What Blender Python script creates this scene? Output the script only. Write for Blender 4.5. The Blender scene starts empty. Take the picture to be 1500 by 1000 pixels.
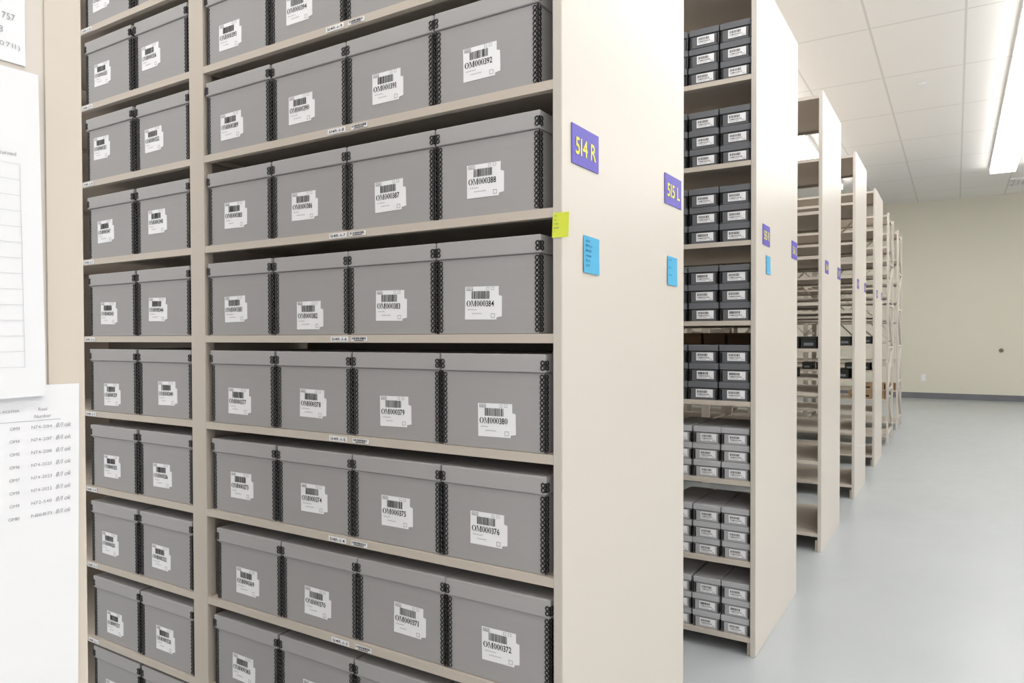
import bpy, bmesh, math, random
from mathutils import Vector, Matrix
random.seed(7)
scene = bpy.context.scene
COL = scene.collection
scene.view_settings.view_transform = 'Standard'
H = 1.07          # eye height (m)
XE = -0.56        # plane of the rack end panels

# ------------------------------------------------------------------ materials
def lin(c):
    return tuple(((v/255)/12.92 if v/255 <= 0.04045 else ((v/255+0.055)/1.055)**2.4) for v in c)

def mat(name, rgb, rough=0.5, spec=0.4, metal=0.0, var=0.04, scale=6.0, stretch=(1, 1, 1), bump=0.0, bscale=200.0, emit=0.0):
    m = bpy.data.materials.new(name); m.use_nodes = True
    nt = m.node_tree; b = nt.nodes['Principled BSDF']
    c = lin(rgb)
    tc = nt.nodes.new('ShaderNodeTexCoord')
    mp = nt.nodes.new('ShaderNodeMapping'); mp.inputs['Scale'].default_value = stretch
    nt.links.new(tc.outputs['Object'], mp.inputs['Vector'])
    nz = nt.nodes.new('ShaderNodeTexNoise'); nz.inputs['Scale'].default_value = scale; nz.inputs['Detail'].default_value = 4
    nt.links.new(mp.outputs['Vector'], nz.inputs['Vector'])
    rp = nt.nodes.new('ShaderNodeValToRGB')
    rp.color_ramp.elements[0].position = 0.3; rp.color_ramp.elements[1].position = 0.7
    rp.color_ramp.elements[0].color = (*[v*(1-var) for v in c], 1)
    rp.color_ramp.elements[1].color = (*[min(1, v*(1+var)) for v in c], 1)
    nt.links.new(nz.outputs['Fac'], rp.inputs['Fac'])
    nt.links.new(rp.outputs['Color'], b.inputs['Base Color'])
    b.inputs['Roughness'].default_value = rough
    b.inputs['Metallic'].default_value = metal
    b.inputs['Specular IOR Level'].default_value = spec
    if emit:
        nt.links.new(rp.outputs['Color'], b.inputs['Emission Color'])
        b.inputs['Emission Strength'].default_value = emit
    if bump:
        n2 = nt.nodes.new('ShaderNodeTexNoise'); n2.inputs['Scale'].default_value = bscale
        nt.links.new(mp.outputs['Vector'], n2.inputs['Vector'])
        bp = nt.nodes.new('ShaderNodeBump'); bp.inputs['Strength'].default_value = bump; bp.inputs['Distance'].default_value = 0.001
        nt.links.new(n2.outputs['Fac'], bp.inputs['Height'])
        nt.links.new(bp.outputs['Normal'], b.inputs['Normal'])
    return m

M_STEEL = mat('beige_painted_steel', (206, 199, 190), 0.32, 0.5, var=0.003, scale=2)
M_STEEL2 = mat('beige_painted_shelf', (203, 193, 181), 0.42, 0.4, var=0.01, scale=3)
M_LIGHT_BLOCK = mat('dark_beige_light_blocker', (120, 112, 104), 0.5, 0.3, var=0.01, scale=3)  # dark tone for the added sheets that keep the box gaps dark
M_BOX = mat('grey_archival_board', (168, 166, 166), 0.7, 0.2, var=0.015, scale=5, stretch=(1, 1, 20), bump=0.08, bscale=40)
M_LID = mat('grey_archival_lid_board', (175, 173, 173), 0.65, 0.25, var=0.012, scale=5, stretch=(1, 1, 20), bump=0.08, bscale=40)
M_BLACK = mat('black_enamel_edging', (14, 14, 15), 0.3, 0.6)
M_FILM = mat('charcoal_board', (108, 110, 114), 0.6, 0.3, var=0.04)
M_FILM2 = mat('light_grey_board', (184, 184, 187), 0.7, 0.3, var=0.03)
M_TAN = mat('tan_board', (168, 140, 112), 0.7, 0.3, var=0.08)
M_DARKGREEN = mat('black_green_board', (46, 48, 44), 0.6, 0.3)
M_PAPER = mat('white_label_paper', (246, 246, 248), 0.6, 0.2, var=0.008)
M_PAPER2 = mat('white_sheet_paper', (226, 226, 229), 0.6, 0.2, var=0.008)
M_INK = mat('black_ink', (28, 28, 30), 0.7, 0.1)
M_GINK = mat('grey_ink', (120, 122, 130), 0.7, 0.1)
M_FINK = mat('faded_grey_ink', (158, 159, 164), 0.7, 0.1)
M_LINE = mat('pale_table_rule', (198, 199, 205), 0.7, 0.1)
M_PURPLE = mat('purple_sign_plastic', (86, 76, 178), 0.4, 0.4, var=0.02)
M_YTXT = mat('yellow_sign_lettering', (234, 228, 96), 0.5, 0.2)
M_BLUE = mat('blue_note_paper', (84, 170, 210), 0.6, 0.2, var=0.02)
M_BINK = mat('dark_blue_ink', (40, 80, 120), 0.7, 0.1)
M_YEL = mat('yellow_green_note_paper', (220, 230, 80), 0.6, 0.2, var=0.02)
M_RED = mat('orange_red_label', (196, 84, 40), 0.6, 0.2)
M_WALL = mat('pale_olive_wall_paint', (229, 225, 209), 0.7, 0.2, var=0.008, scale=0.6)
M_WALLW = mat('white_wall_paint', (240, 239, 236), 0.7, 0.2, var=0.01, scale=0.6)
M_BASE = mat('grey_rubber_baseboard', (122, 122, 128), 0.6, 0.3)
M_LENS = mat('glowing_lamp_lens', (255, 253, 250), 0.5, 0.2, var=0.0, emit=10.0)
M_WHITE = mat('white_enamel', (240, 240, 240), 0.4, 0.4, var=0.005)
M_BRASS = mat('brown_metal', (130, 114, 94), 0.4, 0.5)

# floor
def floor_mat():
    m = mat('sealed_grey_concrete', (175, 180, 183), 0.42, 0.35, var=0.025, scale=1.6)
    nt = m.node_tree; b = nt.nodes['Principled BSDF']
    tc = nt.nodes['Texture Coordinate']
    n = nt.nodes.new('ShaderNodeTexNoise'); n.inputs['Scale'].default_value = 9; n.inputs['Detail'].default_value = 8
    nt.links.new(tc.outputs['Object'], n.inputs['Vector'])
    mr = nt.nodes.new('ShaderNodeMapRange'); mr.inputs['To Min'].default_value = 0.26; mr.inputs['To Max'].default_value = 0.40
    nt.links.new(n.outputs['Fac'], mr.inputs['Value']); nt.links.new(mr.outputs['Result'], b.inputs['Roughness'])
    return m
M_FLOOR = floor_mat()

def ceiling_mat():
    m = bpy.data.materials.new('acoustic_ceiling_tiles'); m.use_nodes = True
    nt = m.node_tree; b = nt.nodes['Principled BSDF']; b.inputs['Roughness'].default_value = 0.85
    b.inputs['Specular IOR Level'].default_value = 0.1
    tc = nt.nodes.new('ShaderNodeTexCoord'); sp = nt.nodes.new('ShaderNodeSeparateXYZ')
    nt.links.new(tc.outputs['Object'], sp.inputs[0])
    def line(sock, off, period, w):
        a = nt.nodes.new('ShaderNodeMath'); a.operation = 'SUBTRACT'; nt.links.new(sock, a.inputs[0]); a.inputs[1].default_value = off
        p = nt.nodes.new('ShaderNodeMath'); p.operation = 'PINGPONG'; nt.links.new(a.outputs[0], p.inputs[0]); p.inputs[1].default_value = period/2
        l = nt.nodes.new('ShaderNodeMath'); l.operation = 'LESS_THAN'; nt.links.new(p.outputs[0], l.inputs[0]); l.inputs[1].default_value = w
        return l.outputs[0]
    lx = line(sp.outputs['X'], 0.05, 0.615, 0.008); ly = line(sp.outputs['Y'], 6.03, 1.21, 0.008)
    mx = nt.nodes.new('ShaderNodeMath'); mx.operation = 'MAXIMUM'; nt.links.new(lx, mx.inputs[0]); nt.links.new(ly, mx.inputs[1])
    nz = nt.nodes.new('ShaderNodeTexNoise'); nz.inputs['Scale'].default_value = 90
    nt.links.new(tc.outputs['Object'], nz.inputs['Vector'])
    rp = nt.nodes.new('ShaderNodeValToRGB')
    rp.color_ramp.elements[0].color = (*lin((248, 245, 241)), 1); rp.color_ramp.elements[1].color = (*lin((253, 251, 248)), 1)
    nt.links.new(nz.outputs['Fac'], rp.inputs['Fac'])
    mix = nt.nodes.new('ShaderNodeMix'); mix.data_type = 'RGBA'
    nt.links.new(mx.outputs[0], mix.inputs['Factor']); nt.links.new(rp.outputs['Color'], mix.inputs['A'])
    mix.inputs['B'].default_value = (*lin((229, 226, 222)), 1)
    nt.links.new(mix.outputs['Result'], b.inputs['Base Color'])
    return m
M_CEIL = ceiling_mat()

# ------------------------------------------------------------------ mesh builder
class MB:
    def __init__(s): s.v = []; s.f = []; s.m = []
    def box(s, x0, x1, y0, y1, z0, z1, m=0):
        n = len(s.v)
        s.v += [(x0,y0,z0),(x1,y0,z0),(x1,y1,z0),(x0,y1,z0),(x0,y0,z1),(x1,y0,z1),(x1,y1,z1),(x0,y1,z1)]
        for f in ((0,3,2,1),(4,5,6,7),(0,1,5,4),(1,2,6,5),(2,3,7,6),(3,0,4,7)):
            s.f.append(tuple(n+i for i in f)); s.m.append(m)
        return s
    def rect(s, x0, x1, z0, z1, y=0.0, m=0):   # facing -Y
        n = len(s.v); s.v += [(x0,y,z0),(x1,y,z0),(x1,y,z1),(x0,y,z1)]
        s.f.append((n,n+1,n+2,n+3)); s.m.append(m); return s
    def frame(s, x0, x1, z0, z1, t, y=0.0, m=0):
        s.rect(x0,x1,z0,z0+t,y,m); s.rect(x0,x1,z1-t,z1,y,m); s.rect(x0,x0+t,z0,z1,y,m); s.rect(x1-t,x1,z0,z1,y,m)
    def prism(s, pts, y0, y1, m=0):            # polygon in xz, thickness in y
        n = len(s.v); k = len(pts)
        s.v += [(p[0], y0, p[1]) for p in pts] + [(p[0], y1, p[1]) for p in pts]
        s.f.append(tuple(n+i for i in range(k))); s.m.append(m)
        s.f.append(tuple(n+k+i for i in reversed(range(k)))); s.m.append(m)
        for i in range(k):
            j = (i+1) % k; s.f.append((n+j, n+i, n+k+i, n+k+j)); s.m.append(m)
        return s
    def beam(s, a, b, w, m=0):                 # square bar between two points
        a = Vector(a); b = Vector(b); d = (b-a).normalized()
        u = d.cross(Vector((1, 0, 0)))
        if u.length < 1e-3: u = d.cross(Vector((0, 1, 0)))
        u.normalize(); w2 = d.cross(u)
        n = len(s.v)
        for p in (a, b):
            for su, sv in ((-1,-1),(1,-1),(1,1),(-1,1)):
                s.v.append(tuple(p + u*su*w/2 + w2*sv*w/2))
        for f in ((0,1,2,3),(7,6,5,4),(0,4,5,1),(1,5,6,2),(2,6,7,3),(3,7,4,0)):
            s.f.append(tuple(n+i for i in f)); s.m.append(m)
    def torus(s, c, axis, R, r, M=10, N=5, m=0):
        n = len(s.v)
        for i in range(M):
            a = 2*math.pi*i/M
            for j in range(N):
                t = 2*math.pi*j/N
                q = (R+r*math.cos(t)); p = (q*math.cos(a), q*math.sin(a), r*math.sin(t))
                if axis == 'y': o = (p[0], p[2], p[1])
                elif axis == 'x': o = (p[2], p[0], p[1])
                else: o = p
                s.v.append((c[0]+o[0], c[1]+o[1], c[2]+o[2]))
        for i in range(M):
            for j in range(N):
                i2=(i+1)%M; j2=(j+1)%N
                s.f.append((n+i*N+j, n+i2*N+j, n+i2*N+j2, n+i*N+j2)); s.m.append(m)
    def cyl(s, c, axis, r, h, M=24, m=0):
        n = len(s.v)
        for t in (-h/2, h/2):
            for i in range(M):
                a = 2*math.pi*i/M; p = (r*math.cos(a), r*math.sin(a), t)
                o = (p[0], p[2], p[1]) if axis == 'y' else p
                s.v.append((c[0]+o[0], c[1]+o[1], c[2]+o[2]))
        s.f.append(tuple(n+i for i in range(M))); s.m.append(m)
        s.f.append(tuple(n+M+i for i in range(M))); s.m.append(m)
        for i in range(M):
            j=(i+1)%M; s.f.append((n+i,n+j,n+M+j,n+M+i)); s.m.append(m)
    def mesh(s, name, mats, bevel=0.0, seg=2):
        me = bpy.data.meshes.new(name); me.from_pydata(s.v, [], s.f)
        for k in mats: me.materials.append(k)
        me.polygons.foreach_set('material_index', s.m)
        bm = bmesh.new(); bm.from_mesh(me)
        if bevel:
            bmesh.ops.bevel(bm, geom=bm.edges[:], offset=bevel, segments=seg, profile=0.5, affect='EDGES', clamp_overlap=True)
        bmesh.ops.recalc_face_normals(bm, faces=bm.faces[:])
        bm.to_mesh(me); bm.free(); me.update(); return me

# ------------------------------------------------------------------ glyphs
GL = {}
def ring_glyph(w, h, t, tv, M=20):
    """high-contrast serif style oval: thick sides, thin top and bottom"""
    vs = []; fs = []
    for i in range(M):
        a = 2*math.pi*i/M
        vs.append((w/2+w/2*math.cos(a), h/2+h/2*math.sin(a), 0)); vs.append((w/2+(w/2-t)*math.cos(a), h/2+(h/2-tv)*math.sin(a), 0))
    for i in range(M):
        j = (i+1) % M; fs.append((2*i, 2*j, 2*j+1, 2*i+1))
    return vs, fs, 0, w
def quadglyph(quads, w):
    vs = []; fs = []
    for q in quads:
        n = len(vs); vs += [(x, y, 0) for x, y in q]; fs.append(tuple(range(n, n+len(q))))
    return vs, fs, 0, w
def glyph(ch, bold, serif=False):
    k = (ch, bold, serif)
    if k in GL: return GL[k]
    if serif and ch == '0': GL[k] = ring_glyph(.46, .73, .135, .035); return GL[k]
    if serif and ch == 'O': GL[k] = ring_glyph(.70, .73, .16, .035); return GL[k]
    if serif and ch == 'M':
        def r(a, b, c, d): return ((a, b), (c, b), (c, d), (a, d))
        GL[k] = quadglyph([r(0,0,.22,.04), r(0,.69,.22,.73), r(.09,.04,.14,.69), r(.60,0,.90,.04), r(.66,.69,.90,.73), r(.67,.04,.82,.69),
                           ((.12,.69),(.40,.03),(.47,.03),(.26,.69)), ((.40,.03),(.47,.03),(.72,.69),(.66,.69))], .90); return GL[k]
    if serif and ch == '1':
        def r(a, b, c, d): return ((a, b), (c, b), (c, d), (a, d))
        GL[k] = quadglyph([r(0,0,.32,.035), r(.10,.035,.235,.70), ((0,.63),(.10,.64),(.235,.70),(.235,.73),(0,.66))], .32); return GL[k]
    cu = bpy.data.curves.new('t', 'FONT'); cu.body = ch; cu.size = 1.0; cu.resolution_u = 3; cu.offset = bold
    ob = bpy.data.objects.new('t', cu); COL.objects.link(ob)
    dg = bpy.context.evaluated_depsgraph_get(); dg.update()
    me = bpy.data.meshes.new_from_object(ob.evaluated_get(dg))
    vs = [tuple(v.co) for v in me.vertices]; fs = [tuple(p.vertices) for p in me.polygons]
    bpy.data.objects.remove(ob); bpy.data.curves.remove(cu); bpy.data.meshes.remove(me)
    if serif: vs = [(v[0]*.88, v[1], 0) for v in vs]
    x0 = min((v[0] for v in vs), default=0); x1 = max((v[0] for v in vs), default=.3)
    GL[k] = (vs, fs, x0, x1); return GL[k]
def text(mb, s, x, z, h, width=None, y=0.0, bold=0.0, m=0, align='l', slant=0.0, serif=False, gap=None):
    sz = h/0.73; pos = []; cx = 0.0
    if gap is None: gap = 0.055 if serif else 0.09
    for ch in s:
        if ch == ' ': cx += 0.26; continue
        vs, fs, a, b = glyph(ch, bold, serif); pos.append((vs, fs, cx-a)); cx += (b-a)+gap
    tot = (cx-gap)*sz; sx = sz*(width/tot if width else 1.0); tot = width or tot
    if align == 'c': x -= tot/2
    if align == 'r': x -= tot
    for vs, fs, off in pos:
        n = len(mb.v)
        mb.v += [(x+(v[0]+off)*sx+v[1]*sz*slant, y, z+v[1]*sz) for v in vs]
        for f in fs: mb.f.append(tuple(n+i for i in f)); mb.m.append(m)
def barcode(mb, x0, x1, z0, z1, rnd, y=0.0, n=22, m=0):
    w = (x1-x0)/n; x = x0
    while x < x1-w*0.3:
        b = w*rnd.choice((0.35, 0.6, 0.6, 1.0)); mb.rect(x, min(x+b, x1), z0, z1, y, m); x += b+w*rnd.choice((0.35, 0.5, 0.7))

# ------------------------------------------------------------------ object helpers
def obj(name, me, parent=None, loc=(0,0,0), rot=(0,0,0), label=None, cat=None, group=None, kind=None):
    o = bpy.data.objects.new(name, me); COL.objects.link(o)
    o.location = loc; o.rotation_euler = rot
    if parent: o.parent = parent
    if label: o['label'] = label
    if cat: o['category'] = cat
    if group: o['group'] = group
    if kind: o['kind'] = kind
    return o
def empty(name, loc, rot=(0,0,0), **k):
    e = obj(name, None, None, loc, rot, **k); e.empty_display_size = 0.05; return e

# ------------------------------------------------------------------ room
CZ = 3.39; FY = 14.2; RX = 3.6; LX = -5.6; BY = -2.4
obj('floor', MB().box(LX-.1, RX+.1, BY, FY+.1, -0.1, 0).mesh('floor', [M_FLOOR]), kind='structure', label='smooth sealed grey concrete floor')
obj('ceiling', MB().box(LX-.1, RX+.1, BY, FY+.1, CZ, CZ+0.1).mesh('ceiling', [M_CEIL]), kind='structure', label='white suspended acoustic tile ceiling')
obj('wall_back', MB().box(LX-.1, RX+.1, FY, FY+.1, 0, CZ).mesh('wall_back', [M_WALL]), kind='structure', label='pale olive painted end wall')
obj('wall_right', MB().box(RX, RX+.1, BY, FY, 0, CZ).mesh('wall_right', [M_WALLW]), kind='structure', label='off-white painted side wall')
obj('wall_left', MB().box(LX-.1, LX, BY, FY, 0, CZ).mesh('wall_left', [M_WALLW]), kind='structure', label='off-white painted side wall')
obj('baseboard_back', MB().box(LX, RX, FY-.012, FY, 0, 0.10).mesh('bb', [M_BASE], 0.003), kind='structure', label='dark grey rubber baseboard')
obj('baseboard_right', MB().box(RX-.012, RX, BY, FY-.012, 0, 0.10).mesh('bb', [M_BASE], 0.003), kind='structure', label='dark grey rubber baseboard')

# lamps
def lamp_meshes():
    L = 1.20; W = 0.30
    hb = MB(); t = 0.008
    hb.box(-W/2, W/2, -L/2, L/2, 0.035, 0.06)
    hb.box(-W/2, W/2, -L/2, -L/2+t, 0.0, 0.035); hb.box(-W/2, W/2, L/2-t, L/2, 0.0, 0.035)
    hb.box(-W/2, -W/2+t, -L/2+t, L/2-t, 0.0, 0.035); hb.box(W/2-t, W/2, -L/2+t, L/2-t, 0.0, 0.035)
    return hb.mesh('lamp_housing', [M_WHITE]), MB().box(-W/2+t, W/2-t, -L/2+t, L/2-t, -0.040, 0.0345).mesh('lamp_lens', [M_LENS])
hm, lm = lamp_meshes()
for X in (0.53, -1.60, 2.66):
    for k in range(11):
        y = 11.2 - k*1.205
        e = empty('ceiling_lamp', (X, y, CZ-0.06), label='long white fluorescent ceiling light fixture', cat='ceiling light', group='rows of ceiling lights')
        obj('lamp_housing', hm, e); obj('lamp_lens', lm, e, label='glowing white lens')
# small ceiling devices
b = MB(); b.cyl((0,0,-0.010), 'z', 0.035, 0.020); b.cyl((0,0,-0.025), 'z', 0.020, 0.012)
obj('smoke_detector', b.mesh('smoke_detector', [M_WHITE], 0.002), None, (-0.283, 7.56, CZ), label='small round white ceiling smoke detector', cat='smoke detector')
b = MB()
for k in range(4):
    s = 0.28-k*0.06; b.box(-s,s,-s,-s+.02,-.02-0.006*k,0); b.box(-s,s,s-.02,s,-.02-0.006*k,0); b.box(-s,-s+.02,-s+.02,s-.02,-.02-0.006*k,0); b.box(s-.02,s,-s+.02,s-.02,-.02-0.006*k,0)
obj('air_vent', b.mesh('air_vent', [M_WHITE]), None, (0.95, 13.1, CZ), label='square white louvred ceiling air vent', cat='air vent')
# wall devices
e = empty('wall_outlet', (-0.47, FY, 0.30), label='white duplex power outlet on the olive wall', cat='power outlet')
b = MB(); b.box(-.036,.036,-.008,0,0,.115); obj('cover_plate', b.mesh('cp', [M_WHITE], .002), e)
b = MB(); b.box(-.017,.017,-.011,-.008,.018,.05); obj('socket', b.mesh('so', [M_PAPER], .001), e)
b = MB(); b.box(-.017,.017,-.011,-.008,.065,.097); obj('socket', b.mesh('so', [M_PAPER], .001), e)
b = MB(); b.cyl((0,-.012,0),'y',.032,.024); b.torus((0,-.024,0),'y',.025,.006,24,6); b.cyl((0,-.03,0),'y',.012,.014)
obj('door_bumper', b.mesh('db', [M_BRASS]), None, (0.637, FY, 0.835), label='round brown metal bumper fixed on the olive wall', cat='wall bumper')

# ------------------------------------------------------------------ racks
def shelf_mesh(w, d, lip=0.0160):
    b = MB(); t = 0.0025
    b.box(0, w, 0, d, -t, 0)
    b.box(0, w, 0, t, -lip, -t); b.box(0, w, d-t, d, -lip, -t)
    b.box(0, w, t, 0.014, -lip, -lip+t); b.box(0, w, d-0.014, d-t, -lip, -lip+t)
    b.box(0, t, t, d-t, -lip+t, -t); b.box(w-t, w, t, d-t, -lip+t, -t)
    return b.mesh('shelf', [M_STEEL2])
TOP = H + 2.16*0.56
RACKS = {}
def rack(key, y0, y1, zs, nbay, label, style='panel', signs=()):
    """double-faced steel rack; origin on the floor at the front corner of the end panel"""
    e = empty('shelving_unit', (XE, y0, 0), label=label, cat='shelving unit', group='row of beige steel shelving units')
    D = y1-y0
    if style == 'panel':
        b = MB(); b.box(-0.018, 0, 0, D, 0.0, TOP)
        obj('end_panel', b.mesh('end_panel', [M_STEEL], 0.002), e)
        b = MB(); b.box(-0.03, -0.0185, 0.012, D-0.012, 0.0, 0.055); obj('kick_plate', b.mesh('kick_plate', [M_STEEL2], 0.001), e)
        if key == 0:
            b = MB(); b.box(0.0, 0.0014, D-0.0265, D-0.001, 0.0, TOP); obj('corner_trim', b.mesh('corner_trim', [M_STEEL2], 0.0006), e)
    else:
        b = MB()
        for yy in (0.0, D-0.04):
            b.box(-0.018, 0, yy, yy+0.04, 0.0, TOP)
        zz = 0.12; f = 0
        while zz < TOP-0.3:
            a, c = (0.03, D-0.03) if f else (D-0.03, 0.03)
            b.beam((-0.009, a, zz), (-0.009, c, zz+0.42), 0.018); b.beam((-0.009, 0.03, zz), (-0.009, D-0.03, zz), 0.018)
            zz += 0.42; f ^= 1
        obj('end_frame', b.mesh('end_frame', [M_STEEL]), e)
    x = -0.018
    SH = shelf_mesh(0.946, D-0.004)
    for n in range(nbay):
        for z in zs:
            obj('shelf', SH, e, (x-0.946, 0.002, z))
        if key == 1:  # added sheets stop light coming through the rack, so box gaps go dark
            for za, zb in zip(sorted(zs)[:-1], sorted(zs)[1:]):
                b = MB(); b.box(0.0, 0.946, 0.318, 0.320, za+0.0003, zb-0.0168)
                obj('light_block_panel', b.mesh('light_block_panel', [M_LIGHT_BLOCK]), e, (x-0.946, 0, 0), label='dark beige sheet added mid-depth to block light and darken the gaps')
        if key >= 4:
            b = MB(); b.beam((0, D+.003, 1.0), (-0.946, D+.003, 2.0), 0.009); b.beam((-0.946, D+.016, 1.0), (0, D+.016, 2.0), 0.009)
            obj('cross_brace', b.mesh('cross_brace', [M_STEEL2]), e, (x, 0, 0))
        x -= 0.946
        b = MB(); b.box(-0.054, 0, 0.001, 0.026, 0, TOP); b.box(-0.054, 0, D-0.026, D-0.001, 0, TOP)
        if key in (0, 1, 2):
            b.box(-0.030, -0.024, 0.026, D-0.026, 0, TOP)
        else:
            for zz in (0.10, 1.1, TOP-0.06): b.box(-0.034, -0.02, 0.026, D-0.026, zz, zz+0.03)
        obj('upright', b.mesh('upright', [M_STEEL2], 0.0015), e, (x, 0, 0))
        x -= 0.054
    for s, ya, yb, z0, z1 in signs:
        w = yb-ya; h = z1-z0
        p = MB(); p.box(-w/2, w/2, -0.0015, 0, -h/2, h/2)
        so = obj('aisle_sign', p.mesh('aisle_sign', [M_PURPLE]), e, (0.0006, (ya+yb)/2-y0, (z0+z1)/2), (0, 0, math.pi/2), label='purple aisle number sign with yellow lettering')
        q = MB(); text(q, s, 0, -h*0.23, h*0.45, w*0.76, -0.0022, 0.012, align='c')
        obj('lettering', q.mesh('lettering', [M_YTXT]), so, label='yellow sign lettering')
    RACKS[key] = (e, zs); return e
Z1 = [H+v for v in (0.856, 0.645, 0.434, 0.219, 0.006, -0.2005, -0.4105, -0.622, -0.833, -1.03)] + [TOP-0.02]
Z2 = [H+v for v in (0.868, 0.585, 0.321, 0.054, -0.217, -0.484, -0.755, -1.008)] + [TOP-0.02]
Z3 = [H+v for v in (0.88, 0.62, 0.40, 0.17, -0.06, -0.28, -0.62, -0.98)] + [TOP-0.02]
PD = 0.628
RY = {0: 0.288-PD, 1: 1.06, 2: 2.428, 3: 3.794, 4: 5.16, 5: 6.526, 6: 7.89, 7: 9.26}
rack(0, RY[0], 0.288, [z for z in Z1], 1, 'beige steel shelving unit with papers taped on its end panel')
rack(1, RY[1], 1.689, Z1, 2, 'beige steel shelving unit filled with grey archival boxes',
     signs=(('514 R', 1.093, 1.200, H+.299, H+.367), ('515 L', 1.552, 1.664, H+.303, H+.371)))
rack(2, RY[2], RY[2]+0.717, Z2, 1, 'beige steel shelving unit holding stacks of small film boxes',
     signs=(('515 R', 2.515, 2.622, H+.315, H+.385), ('516 L', 3.02, 3.127, H+.315, H+.385)))
for k, (a, c) in {3: ('516 R', '517 L'), 4: ('517 R', '518 L'), 5: ('518 R', '519 L')}.items():
    y = RY[k]
    rack(k, y, y+0.66, Z3, 3, 'mostly empty beige steel shelving unit with an end panel',
         signs=((a, y+.09, y+.197, H+.32, H+.385), (c, y+.53, y+.637, H+.32, H+.385)))
for k in (6, 7):
    rack(k, RY[k], RY[k]+0.64, Z3, 3, 'open beige steel rack with diagonal end bracing', style='frame')

# shelf stickers on the main rack
def sticker(parent, x, z, w, h, txt, y=0.0012):
    s = MB(); s.box(-w/2, w/2, -0.0008, 0, -h/2, h/2)
    so = obj('shelf_label', s.mesh('shelf_label', [M_PAPER]), parent, (x, y, z), label='small white shelf location label')
    q = MB()
    if txt: text(q, txt, 0, -h*0.30, h*0.60, w*0.86, -0.0012, 0.004, align='c')
    else: barcode(q, -w*0.44, w*0.44, -h*0.1, h*0.38, random, -0.0012, 18); q.rect(-w*.3, w*.3, -h*.38, -h*.22, -0.0012)
    obj('lettering', q.mesh('lettering', [M_INK]), so)
R1 = RACKS[1][0]; R2 = RACKS[2][0]
for i, z in enumerate(Z1[:10]):
    lv = 10-i
    if 1 <= i <= 8:
        sticker(R1, -1.084-XE+random.uniform(-.006,.006), z-0.0085, 0.050, 0.0105, '514R-1-%d' % lv)
        sticker(R1, -1.022-XE+random.uniform(-.006,.006), z-0.0085, 0.044, 0.009, None)
    sticker(R1, -2.035-XE, z-0.0085, 0.050, 0.0105, '514R-2-%d' % lv)

# ------------------------------------------------------------------ grey archival boxes
BW, BD, BB, BH = 0.2185, 0.300, 0.141, 0.171
def body_mesh():
    return MB().box(-BW/2, BW/2, -BD/2, BD/2, 0, BB-0.0025).mesh('box_body', [M_BOX], 0.0012)
def lid_mesh():
    b = MB(); b.box(-BW/2-.003, BW/2+.003, -BD/2-.0035, BD/2+.003, BB-.002, BH)
    return b.mesh('box_lid', [M_LID], 0.0022)
def edging_mesh(side):
    b = MB(); n = 15; st = (BB-0.008)/n; g = -1 if side else 1
    for i in range(n):
        z = 0.003+st*(i+0.5)
        b.torus((g*-0.0056, -0.0008, z), 'y', 0.0035, 0.0012, 12, 5)
        if not side: b.torus((0.0008, 0.0060, z), 'x', 0.0035, 0.0012, 12, 5)
    b.box(-0.0011, 0.0011, -0.0013, 0.0011, 0.002, BB-0.004)
    return b.mesh('corner_edging', [M_BLACK])
def clasp_mesh(side):
    b = MB(); z0 = (BH-BB)/2; g = -1 if side else 1
    for dz in (-0.0085, 0.0000):
        b.torus((g*-0.0055, -0.0008, z0+dz), 'y', 0.0035, 0.0013, 12, 5)
        if not side: b.torus((0.0006, 0.0058, z0+dz), 'x', 0.0035, 0.0013, 12, 5)
    b.box(-0.0014, 0.0010, -0.0014, 0.0012, z0-0.012, z0+0.004)
    return b.mesh('lid_clasp', [M_BLACK])
ME_BODY, ME_LID = body_mesh(), lid_mesh()
EDG = edging_mesh(0), edging_mesh(1); CLA = clasp_mesh(0), clasp_mesh(1)
def label_mesh():
    pts = [(-.039,-.030),(.030,-.030),(.030,-.026),(.041,-.024),(.041,.012),(.034,.014),(.034,.030),(-.039,.030)]
    return MB().prism(pts, -0.0006, 0.0).mesh('label', [M_PAPER])
ME_LABEL = label_mesh()
def print_mesh(num):
    r = random.Random(num); b = MB(); y = -0.0010
    b.frame(-.0355,-.0215,.0225,.0285,.0006,y); text(b, 'NARA', -.0285, .0240, .0028, .011, y, align='c')
    barcode(b, -.024, .016, .0075, .0215, r, y, 24)
    text(b, 'OM%06d' % num, -.0355, -.0062, .0108, .060, y, 0.014, serif=True)
    for i, zz in enumerate((-.0125, -.0195)):
        x = -.033+i*.010
        for k in range(r.randint(7, 10)):
            w = r.uniform(.0010, .0024)
            b.rect(x, x+w, zz, zz+.0006, y, 1); b.rect(x+w*.4, x+w*.4+.0004, zz-.0004, zz+r.uniform(.0012,.0026), y, 1); x += w+.0008
    b.frame(.0185,.0265,-.0265,-.0190,.0005,y); b.frame(.008,.0135,.0235,.0285,.0004,y); b.frame(.018,.0245,.0235,.0285,.0004,y)
    return b.mesh('printing', [M_INK, M_GINK])
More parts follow.
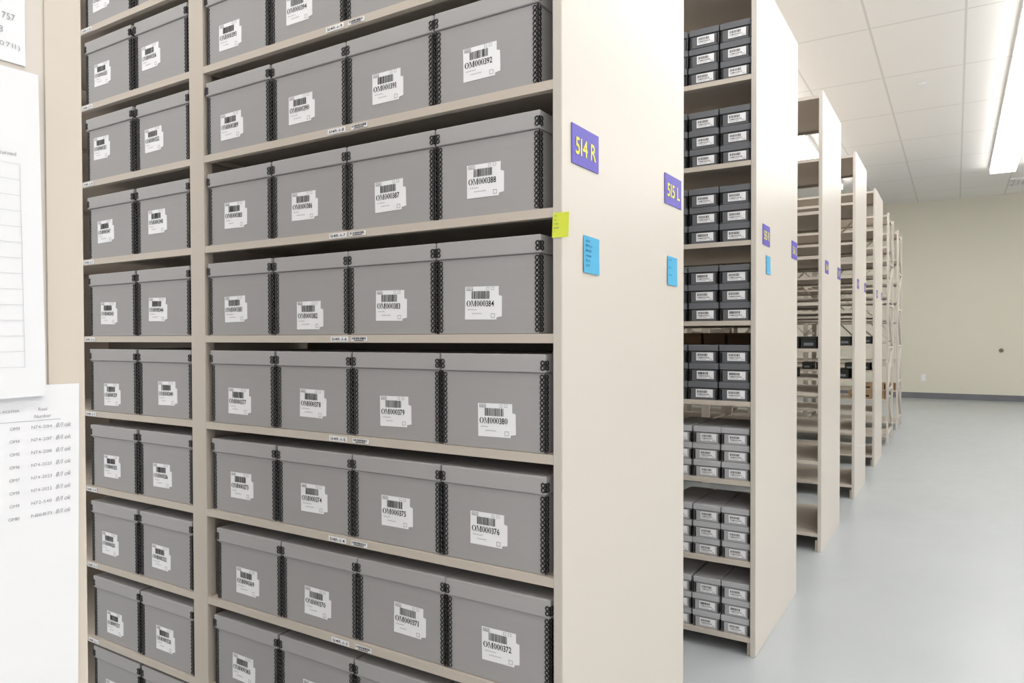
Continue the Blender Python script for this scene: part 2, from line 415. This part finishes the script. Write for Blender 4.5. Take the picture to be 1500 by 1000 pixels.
def archival_box(xr, zs, num, lx, lh, rz=0.0, yo=0.006, tilt=0.0):
    x = xr-BW/2; y = RY[1]+yo+BD/2+0.002
    e = empty('storage_box', (x, y, zs+0.0003), (0, 0, rz),
              label='grey cardboard archival box with black corner edging and white barcode label',
              cat='storage box', group='grey archival boxes on the shelves')
    obj('box_body', ME_BODY, e)
    lid = obj('box_lid', ME_LID, e)
    obj('corner_edging', EDG[0], e, (BW/2, -BD/2, 0), label='black ringed metal corner edging')
    obj('corner_edging', EDG[1], e, (-BW/2, -BD/2, 0), label='black ringed metal corner edging')
    obj('lid_clasp', CLA[0], lid, (BW/2+.003, -BD/2-.0035, BB))
    obj('lid_clasp', CLA[1], lid, (-BW/2-.003, -BD/2-.0035, BB))
    lo = obj('label', ME_LABEL, e, (max(-.066, min(.064, lx-x)), -BD/2-0.0001, lh), (0, tilt, 0), label='white barcode label')
    obj('printing', print_mesh(num), lo)
ROWS = [  # shelf, right edges of the boxes, labels (x, height), first number
 (1, (-1.2955, -1.0676, -.8398, -.612), ((-1.43,.055),(-1.20,.062),(-.955,.06),(-.73,.06)), 393),
 (2, (-1.2955, -1.0666, -.8388, -.611), ((-1.427,.058),(-1.198,.059),(-.953,.060),(-.729,.062)), 389),
 (3, (-1.2955, -1.0654, -.8372, -.609), ((-1.418,.066),(-1.188,.064),(-.947,.060),(-.722,.064)), 385),
 (4, (-1.2945, -1.0640, -.8362, -.608), ((-1.418,.061),(-1.176,.042),(-.946,.057),(-.727,.056)), 381),
 (5, (-1.2885, -1.0560, -.8270, -.597), ((-1.408,.054),(-1.166,.060),(-.937,.055),(-.697,.052)), 377),
 (6, (-1.2890, -1.0550, -.8260, -.597), ((-1.406,.067),(-1.166,.066),(-.933,.067),(-.7155,.063)), 373),
 (7, (-1.2720, -1.0440, -.8168, -.590), ((-1.386,.058),(-1.157,.055),(-.903,.069),(-.692,.066)), 369),
 (8, (-1.2860, -1.0550, -.8250, -.596), ((-1.404,.062),(-1.165,.060),(-.93,.062),(-.71,.062)), 365)]
TW = random.Random(3)
for zi, xs, lb, n0 in ROWS:
    for i in range(4):
        archival_box(xs[i], Z1[zi], n0+i, lb[i][0], lb[i][1], 0.0, 0.004+TW.uniform(0, .005), TW.uniform(-.02, .02))
LEFT = [(0, .066, .066, 359), (1, .072, .073, 355), (2, .085, .073, 351), (3, .072, .078, 347), (4, .062, .067, 343),
        (5, .048, .061, 339), (6, .062, .060, 335), (7, .061, .061, 331), (8, .054, .064, 327), (9, .06, .06, 323)]
LXS = {0:(-1.975,-1.74),1:(-1.969,-1.746),2:(-1.978,-1.74),3:(-1.966,-1.727),4:(-1.957,-1.727),5:(-1.94,-1.690),6:(-1.943,-1.716),7:(-1.955,-1.722),8:(-1.943,-1.708),9:(-1.95,-1.71)}
for zi, ha, hb, n0 in LEFT:
    dx = -0.006 if zi < 5 else 0.0
    archival_box(-1.824+dx, Z1[zi], n0, LXS[zi][0], ha, 0.0, 0.004+TW.uniform(0, .005), TW.uniform(-.02, .02))
    archival_box(-1.590+dx*.5, Z1[zi], n0+1, LXS[zi][1], hb, 0.0, 0.004+TW.uniform(0, .005), TW.uniform(-.02, .02))

# ------------------------------------------------------------------ film boxes on the second rack
def film_set(w, h, d, mt, tag):
    b = MB(); b.box(-w/2+.0015, w/2-.0015, -d/2+.0015, d/2-.0015, 0, h*0.62)
    body = b.mesh('film_body_'+tag, [mt], 0.001)
    b = MB(); b.box(-w/2, w/2, -d/2-.0015, d/2, h*0.65+.0004, h-.0006)
    lid = b.mesh('film_lid_'+tag, [mt], 0.0018)
    b = MB()
    b.box(-.0016, .0010, -d/2-.0012, -d/2+.010, .002, h*0.60)
    for k in range(5): b.torus((-.0045, -d/2-.0004, .006+k*h*.115), 'y', .0028, .0010, 8, 4)
    edge = b.mesh('film_edge_'+tag, [M_BLACK])
    lw, lh = w*0.58, h*0.44
    lab = MB().box(-lw/2, lw/2, -.0006, 0, -lh/2, lh/2).mesh('film_label_'+tag, [M_PAPER])
    prs = []
    for s in range(4):
        r = random.Random(s+50); p = MB(); barcode(p, -lw*.42, lw*.2, lh*.04, lh*.36, r, -.001, 16)
        text(p, 'OM%06d' % (120+s*7), -lw*.43, -lh*.22, lh*.18, lw*.7, -.001, .01)
        p.rect(-lw*.4, lw*.1, -lh*.36, -lh*.33, -.001); p.frame(lw*.28, lw*.42, -lh*.42, -lh*.28, .0005, -.001)
        prs.append(p.mesh('film_print_'+tag, [M_INK]))
    return w, h, d, body, lid, edge, lab, prs
FA = film_set(0.102, 0.063, 0.28, M_FILM, 'a'); FB = film_set(0.094, 0.058, 0.28, M_FILM2, 'b')
def film_box(S, x, yf, z, lab, grp, lx=0.0):
    w, h, d, body, lid, edge, lb, prs = S
    e = empty('film_box', (x, yf+d/2, z), label=lab, cat='film box', group=grp)
    obj('box_body', body, e); obj('box_lid', lid, e); obj('corner_edging', edge, e, (w/2, 0, 0))
    obj('corner_edging', edge, e, (-w/2+.009, 0, 0))
    lo = obj('label', lb, e, (lx, -d/2-.0005, h*0.35), label='white barcode label'); obj('printing', random.choice(prs), lo)
for si in range(8):
    z = Z2[si]+.0004
    S = FA if si < 5 else FB
    xs = (-.634, -.741, -.848) if si < 5 else (-.630, -.729, -.828)
    for x in xs:
        for k in range(3):
            film_box(S, x+random.uniform(-.002, .002), RY[2]+0.010+random.uniform(0, .006), z+k*(S[1]+.0004),
                     'charcoal film box with white barcode label in a stack' if si < 5 else 'light grey film box with white barcode label in a stack',
                     'stacked film boxes', S[0]*0.06)
def carton(w, h, d, m1, m2, tag, lf=(.42, .42, .86)):
    b = MB().box(-w/2, w/2, -d/2, d/2, 0, h).mesh('carton_'+tag, [m1], .002)
    l = MB(); l.box(-w*lf[0], w*lf[0], -.001, 0, h*lf[1], h*lf[2]); lm = l.mesh('carton_label_'+tag, [m2])
    t = MB(); t.box(-w/2-.0015, w/2+.0015, -d/2-.0015, d/2+.0015, h, h+.012); tm = t.mesh('carton_lid_'+tag, [m1], .001)
    return b, lm, tm, d
C1 = carton(.085, .22, .26, M_TAN, M_RED, 'tan'); C2 = carton(.075, .048, .2, M_DARKGREEN, M_GINK, 'dark', (.3, .3, .6)); C3 = carton(.10, .06, .24, M_TAN, M_DARKGREEN, 'low', (.25, .3, .6))
def put_carton(C, x, yf, z, lab, grp):
    e = empty('document_box', (x, yf+C[3]/2, z+.0004), label=lab, cat='document box', group=grp)
    obj('box_body', C[0], e); obj('box_lid', C[2], e); obj('label', C[1], e, (0, -C[3]/2-.0003, 0))
for x in (-.63, -.725, -.82, -.915): put_carton(C1, x, RY[2]+.42, Z2[4], 'tan document box with an orange label', 'tan boxes on the rear of a shelf')
for k in (3, 4, 5):
    for j in range(7):
        put_carton(C2, -.625-.083*j, RY[k]+.02, Z3[4], 'small black box with a grey label on an open shelf', 'small black boxes on open shelves')
        if k > 3 and j % 3 != 2: put_carton(C2, -.64-.112*j, RY[k]+.03, Z3[5], 'small black box with a grey label on an open shelf', 'small black boxes on open shelves')
for k in (6, 7):
    for j in range(3):
        put_carton(C3, -.64-.115*j, RY[k]+.03, Z3[6], 'low tan cardboard box on an open shelf', 'tan boxes on open shelves')

# ------------------------------------------------------------------ notes
def note(name, w, h, mt, loc, rot, lab, lines, cat='sticky note', ink=None):
    b = MB(); n = 6; cv = .0014
    for i in range(n):
        z0 = h/2-h*i/n; z1 = h/2-h*(i+1)/n
        c0 = -.0010-cv*(i/n)**2*(h/.07); c1 = -.0010-cv*((i+1)/n)**2*(h/.07)
        k = len(b.v); b.v += [(-w/2, c1, z1), (w/2, c1, z1), (w/2, c0, z0), (-w/2, c0, z0)]
        b.f.append((k, k+1, k+2, k+3)); b.m.append(0)
    o = obj(name, b.mesh(name, [mt]), None, loc, rot, label=lab, cat=cat)
    q = MB()
    for i, s in enumerate(lines):
        zc = h*.34-i*h*.80/max(len(lines), 1)
        f = (h/2-zc)/h
        text(q, s, -w*.40, zc, h*.07, None, -.0014-cv*1.1*f*f*(h/.07)-.0003, 0.003, slant=.15)
    if lines: obj('handwriting', q.mesh('handwriting', [ink or M_BINK]), o)
    return o
P = math.pi/2
note('sticky_note', .065, .066, M_BLUE, (XE+.0004, 1.1705, H+.147), (0, 0.02, P), 'square blue sticky note on the beige end panel', ['see list', '514 R 1-1 to', '514 R 1-10', 'oversize', 'film ok', 'ck 8/1'])
note('sticky_note', .066, .066, M_BLUE, (XE+.0004, 1.603, H+.152), (0, 0.02, P), 'square blue sticky note on the beige end panel', ['see list', '515 L 1-1', 'ok 8/1'])
note('sticky_note', .066, .064, M_BLUE, (XE+.0004, 2.60, H+.25), (0, 0.0, P), 'square blue sticky note on the beige end panel', ['see list', '515 R', 'ok'])
note('sticky_note', .031, .042, M_YEL, (-.5625, RY[1]+.0006, H+.188), (0, 0.03, 0), 'yellow-green sticky note on the shelf upright', ['A.L.', 'list', '1 reel', 'leader', '?'], ink=M_GINK)

# papers on the near end panel
def sheet(y0, y1, z0, z1, th, name, lab, rx=0.0, xo=0.0):
    w = y1-y0; h = z1-z0
    b = MB().box(-w/2, w/2, -th, 0, -h/2, h/2)
    return obj(name, b.mesh(name, [M_PAPER2]), None, (XE+.0006+xo, (y0+y1)/2, (z0+z1)/2), (0, rx, P), label=lab, cat='paper'), w, h
o, w, h = sheet(.12, .2490, H+.192, H+.33, .0008, 'paper_notice', 'white paper notice with large printed numbers taped to the panel')
q = MB(); R = w/2
text(q, '757', R-.0065, h*-.5+.0290, .0046, .0080, -.0012, 0, align='r')
text(q, '8', R-.0140, h*-.5+.0190, .0046, None, -.0012, 0, align='r')
text(q, '0711)', R-.0035, h*-.5+.0100, .0034, .0125, -.0012, 0, align='r', gap=.22)
obj('lettering', q.mesh('lettering', [M_FINK]), o)
o, w, h = sheet(.045, .2555, H-.042, H+.185, .006, 'paper_pad', 'thick pad of white printed forms hanging on the panel', -.012, .0012)
q = MB(); R = w/2
for i in range(14): q.rect(-R+.01, R-.0135, .048-i*.0108, .0483-i*.0108, -.0064)
for i in range(5): q.rect(R-.0135-i*.03, R-.0132-i*.03, -.0925, .048, -.0064)
obj('table_rules', q.mesh('rules', [M_LINE]), o)
q = MB(); text(q, 'Returned', R-.0155, .0535, .0028, None, -.0064, 0, align='r'); obj('lettering', q.mesh('lettering', [M_FINK]), o)
o, w, h = sheet(.07, .2800, H-.29, H-.032, .0008, 'paper_list', 'white printed list of reel numbers with handwritten ticks', .014, .0018)
q = MB(); R = w/2; T = h/2
text(q, 'Reel', R-.028, T-.0185, .0024, None, -.0012, .004); text(q, 'Number', R-.0305, T-.0235, .0024, None, -.0012, .004)
text(q, 'Location', R-.0405, T-.0185, .0024, None, -.0012, .004, align='r')
q.rect(-R+.01, R-.013, T-.0255, T-.0252, -.0012)
for i, s in enumerate(('N74-2014', 'N74-2017', 'N74-2018', 'N74-2020', 'N74-2023', 'N74-2022', 'N72-540', 'N16871')):
    z = T-.0310-i*.0090
    text(q, s, R-.0325, z, .0023, .0135, -.0012)
    text(q, 'OM%d' % (3+i), R-.040, z, .0023, None, -.0012, align='r')
    text(q, '8/1 ok', R-.0165, z-.0003, .0034, .0105, -.0012, slant=.25)
obj('lettering', q.mesh('lettering', [M_FINK]), o)

# ------------------------------------------------------------------ world + camera
w = bpy.data.worlds.new('World'); scene.world = w; w.use_nodes = True
bg = w.node_tree.nodes['Background']; bg.inputs['Color'].default_value = (1.0, 0.995, 0.99, 1); bg.inputs['Strength'].default_value = 1.35

cam = bpy.data.cameras.new('camera'); co = bpy.data.objects.new('camera', cam); COL.objects.link(co)
cam.sensor_width = 36; cam.lens = 1045/1500*36
Rm = Matrix.Rotation(math.radians(31.88), 4, 'Z') @ Matrix.Rotation(math.radians(90-0.85), 4, 'X') @ Matrix.Rotation(math.radians(-0.15), 4, 'Z')
co.rotation_euler = Rm.to_euler(); co.location = (0, 0, H)
cam.shift_y = 0.0063; cam.clip_start = 0.02
scene.camera = co
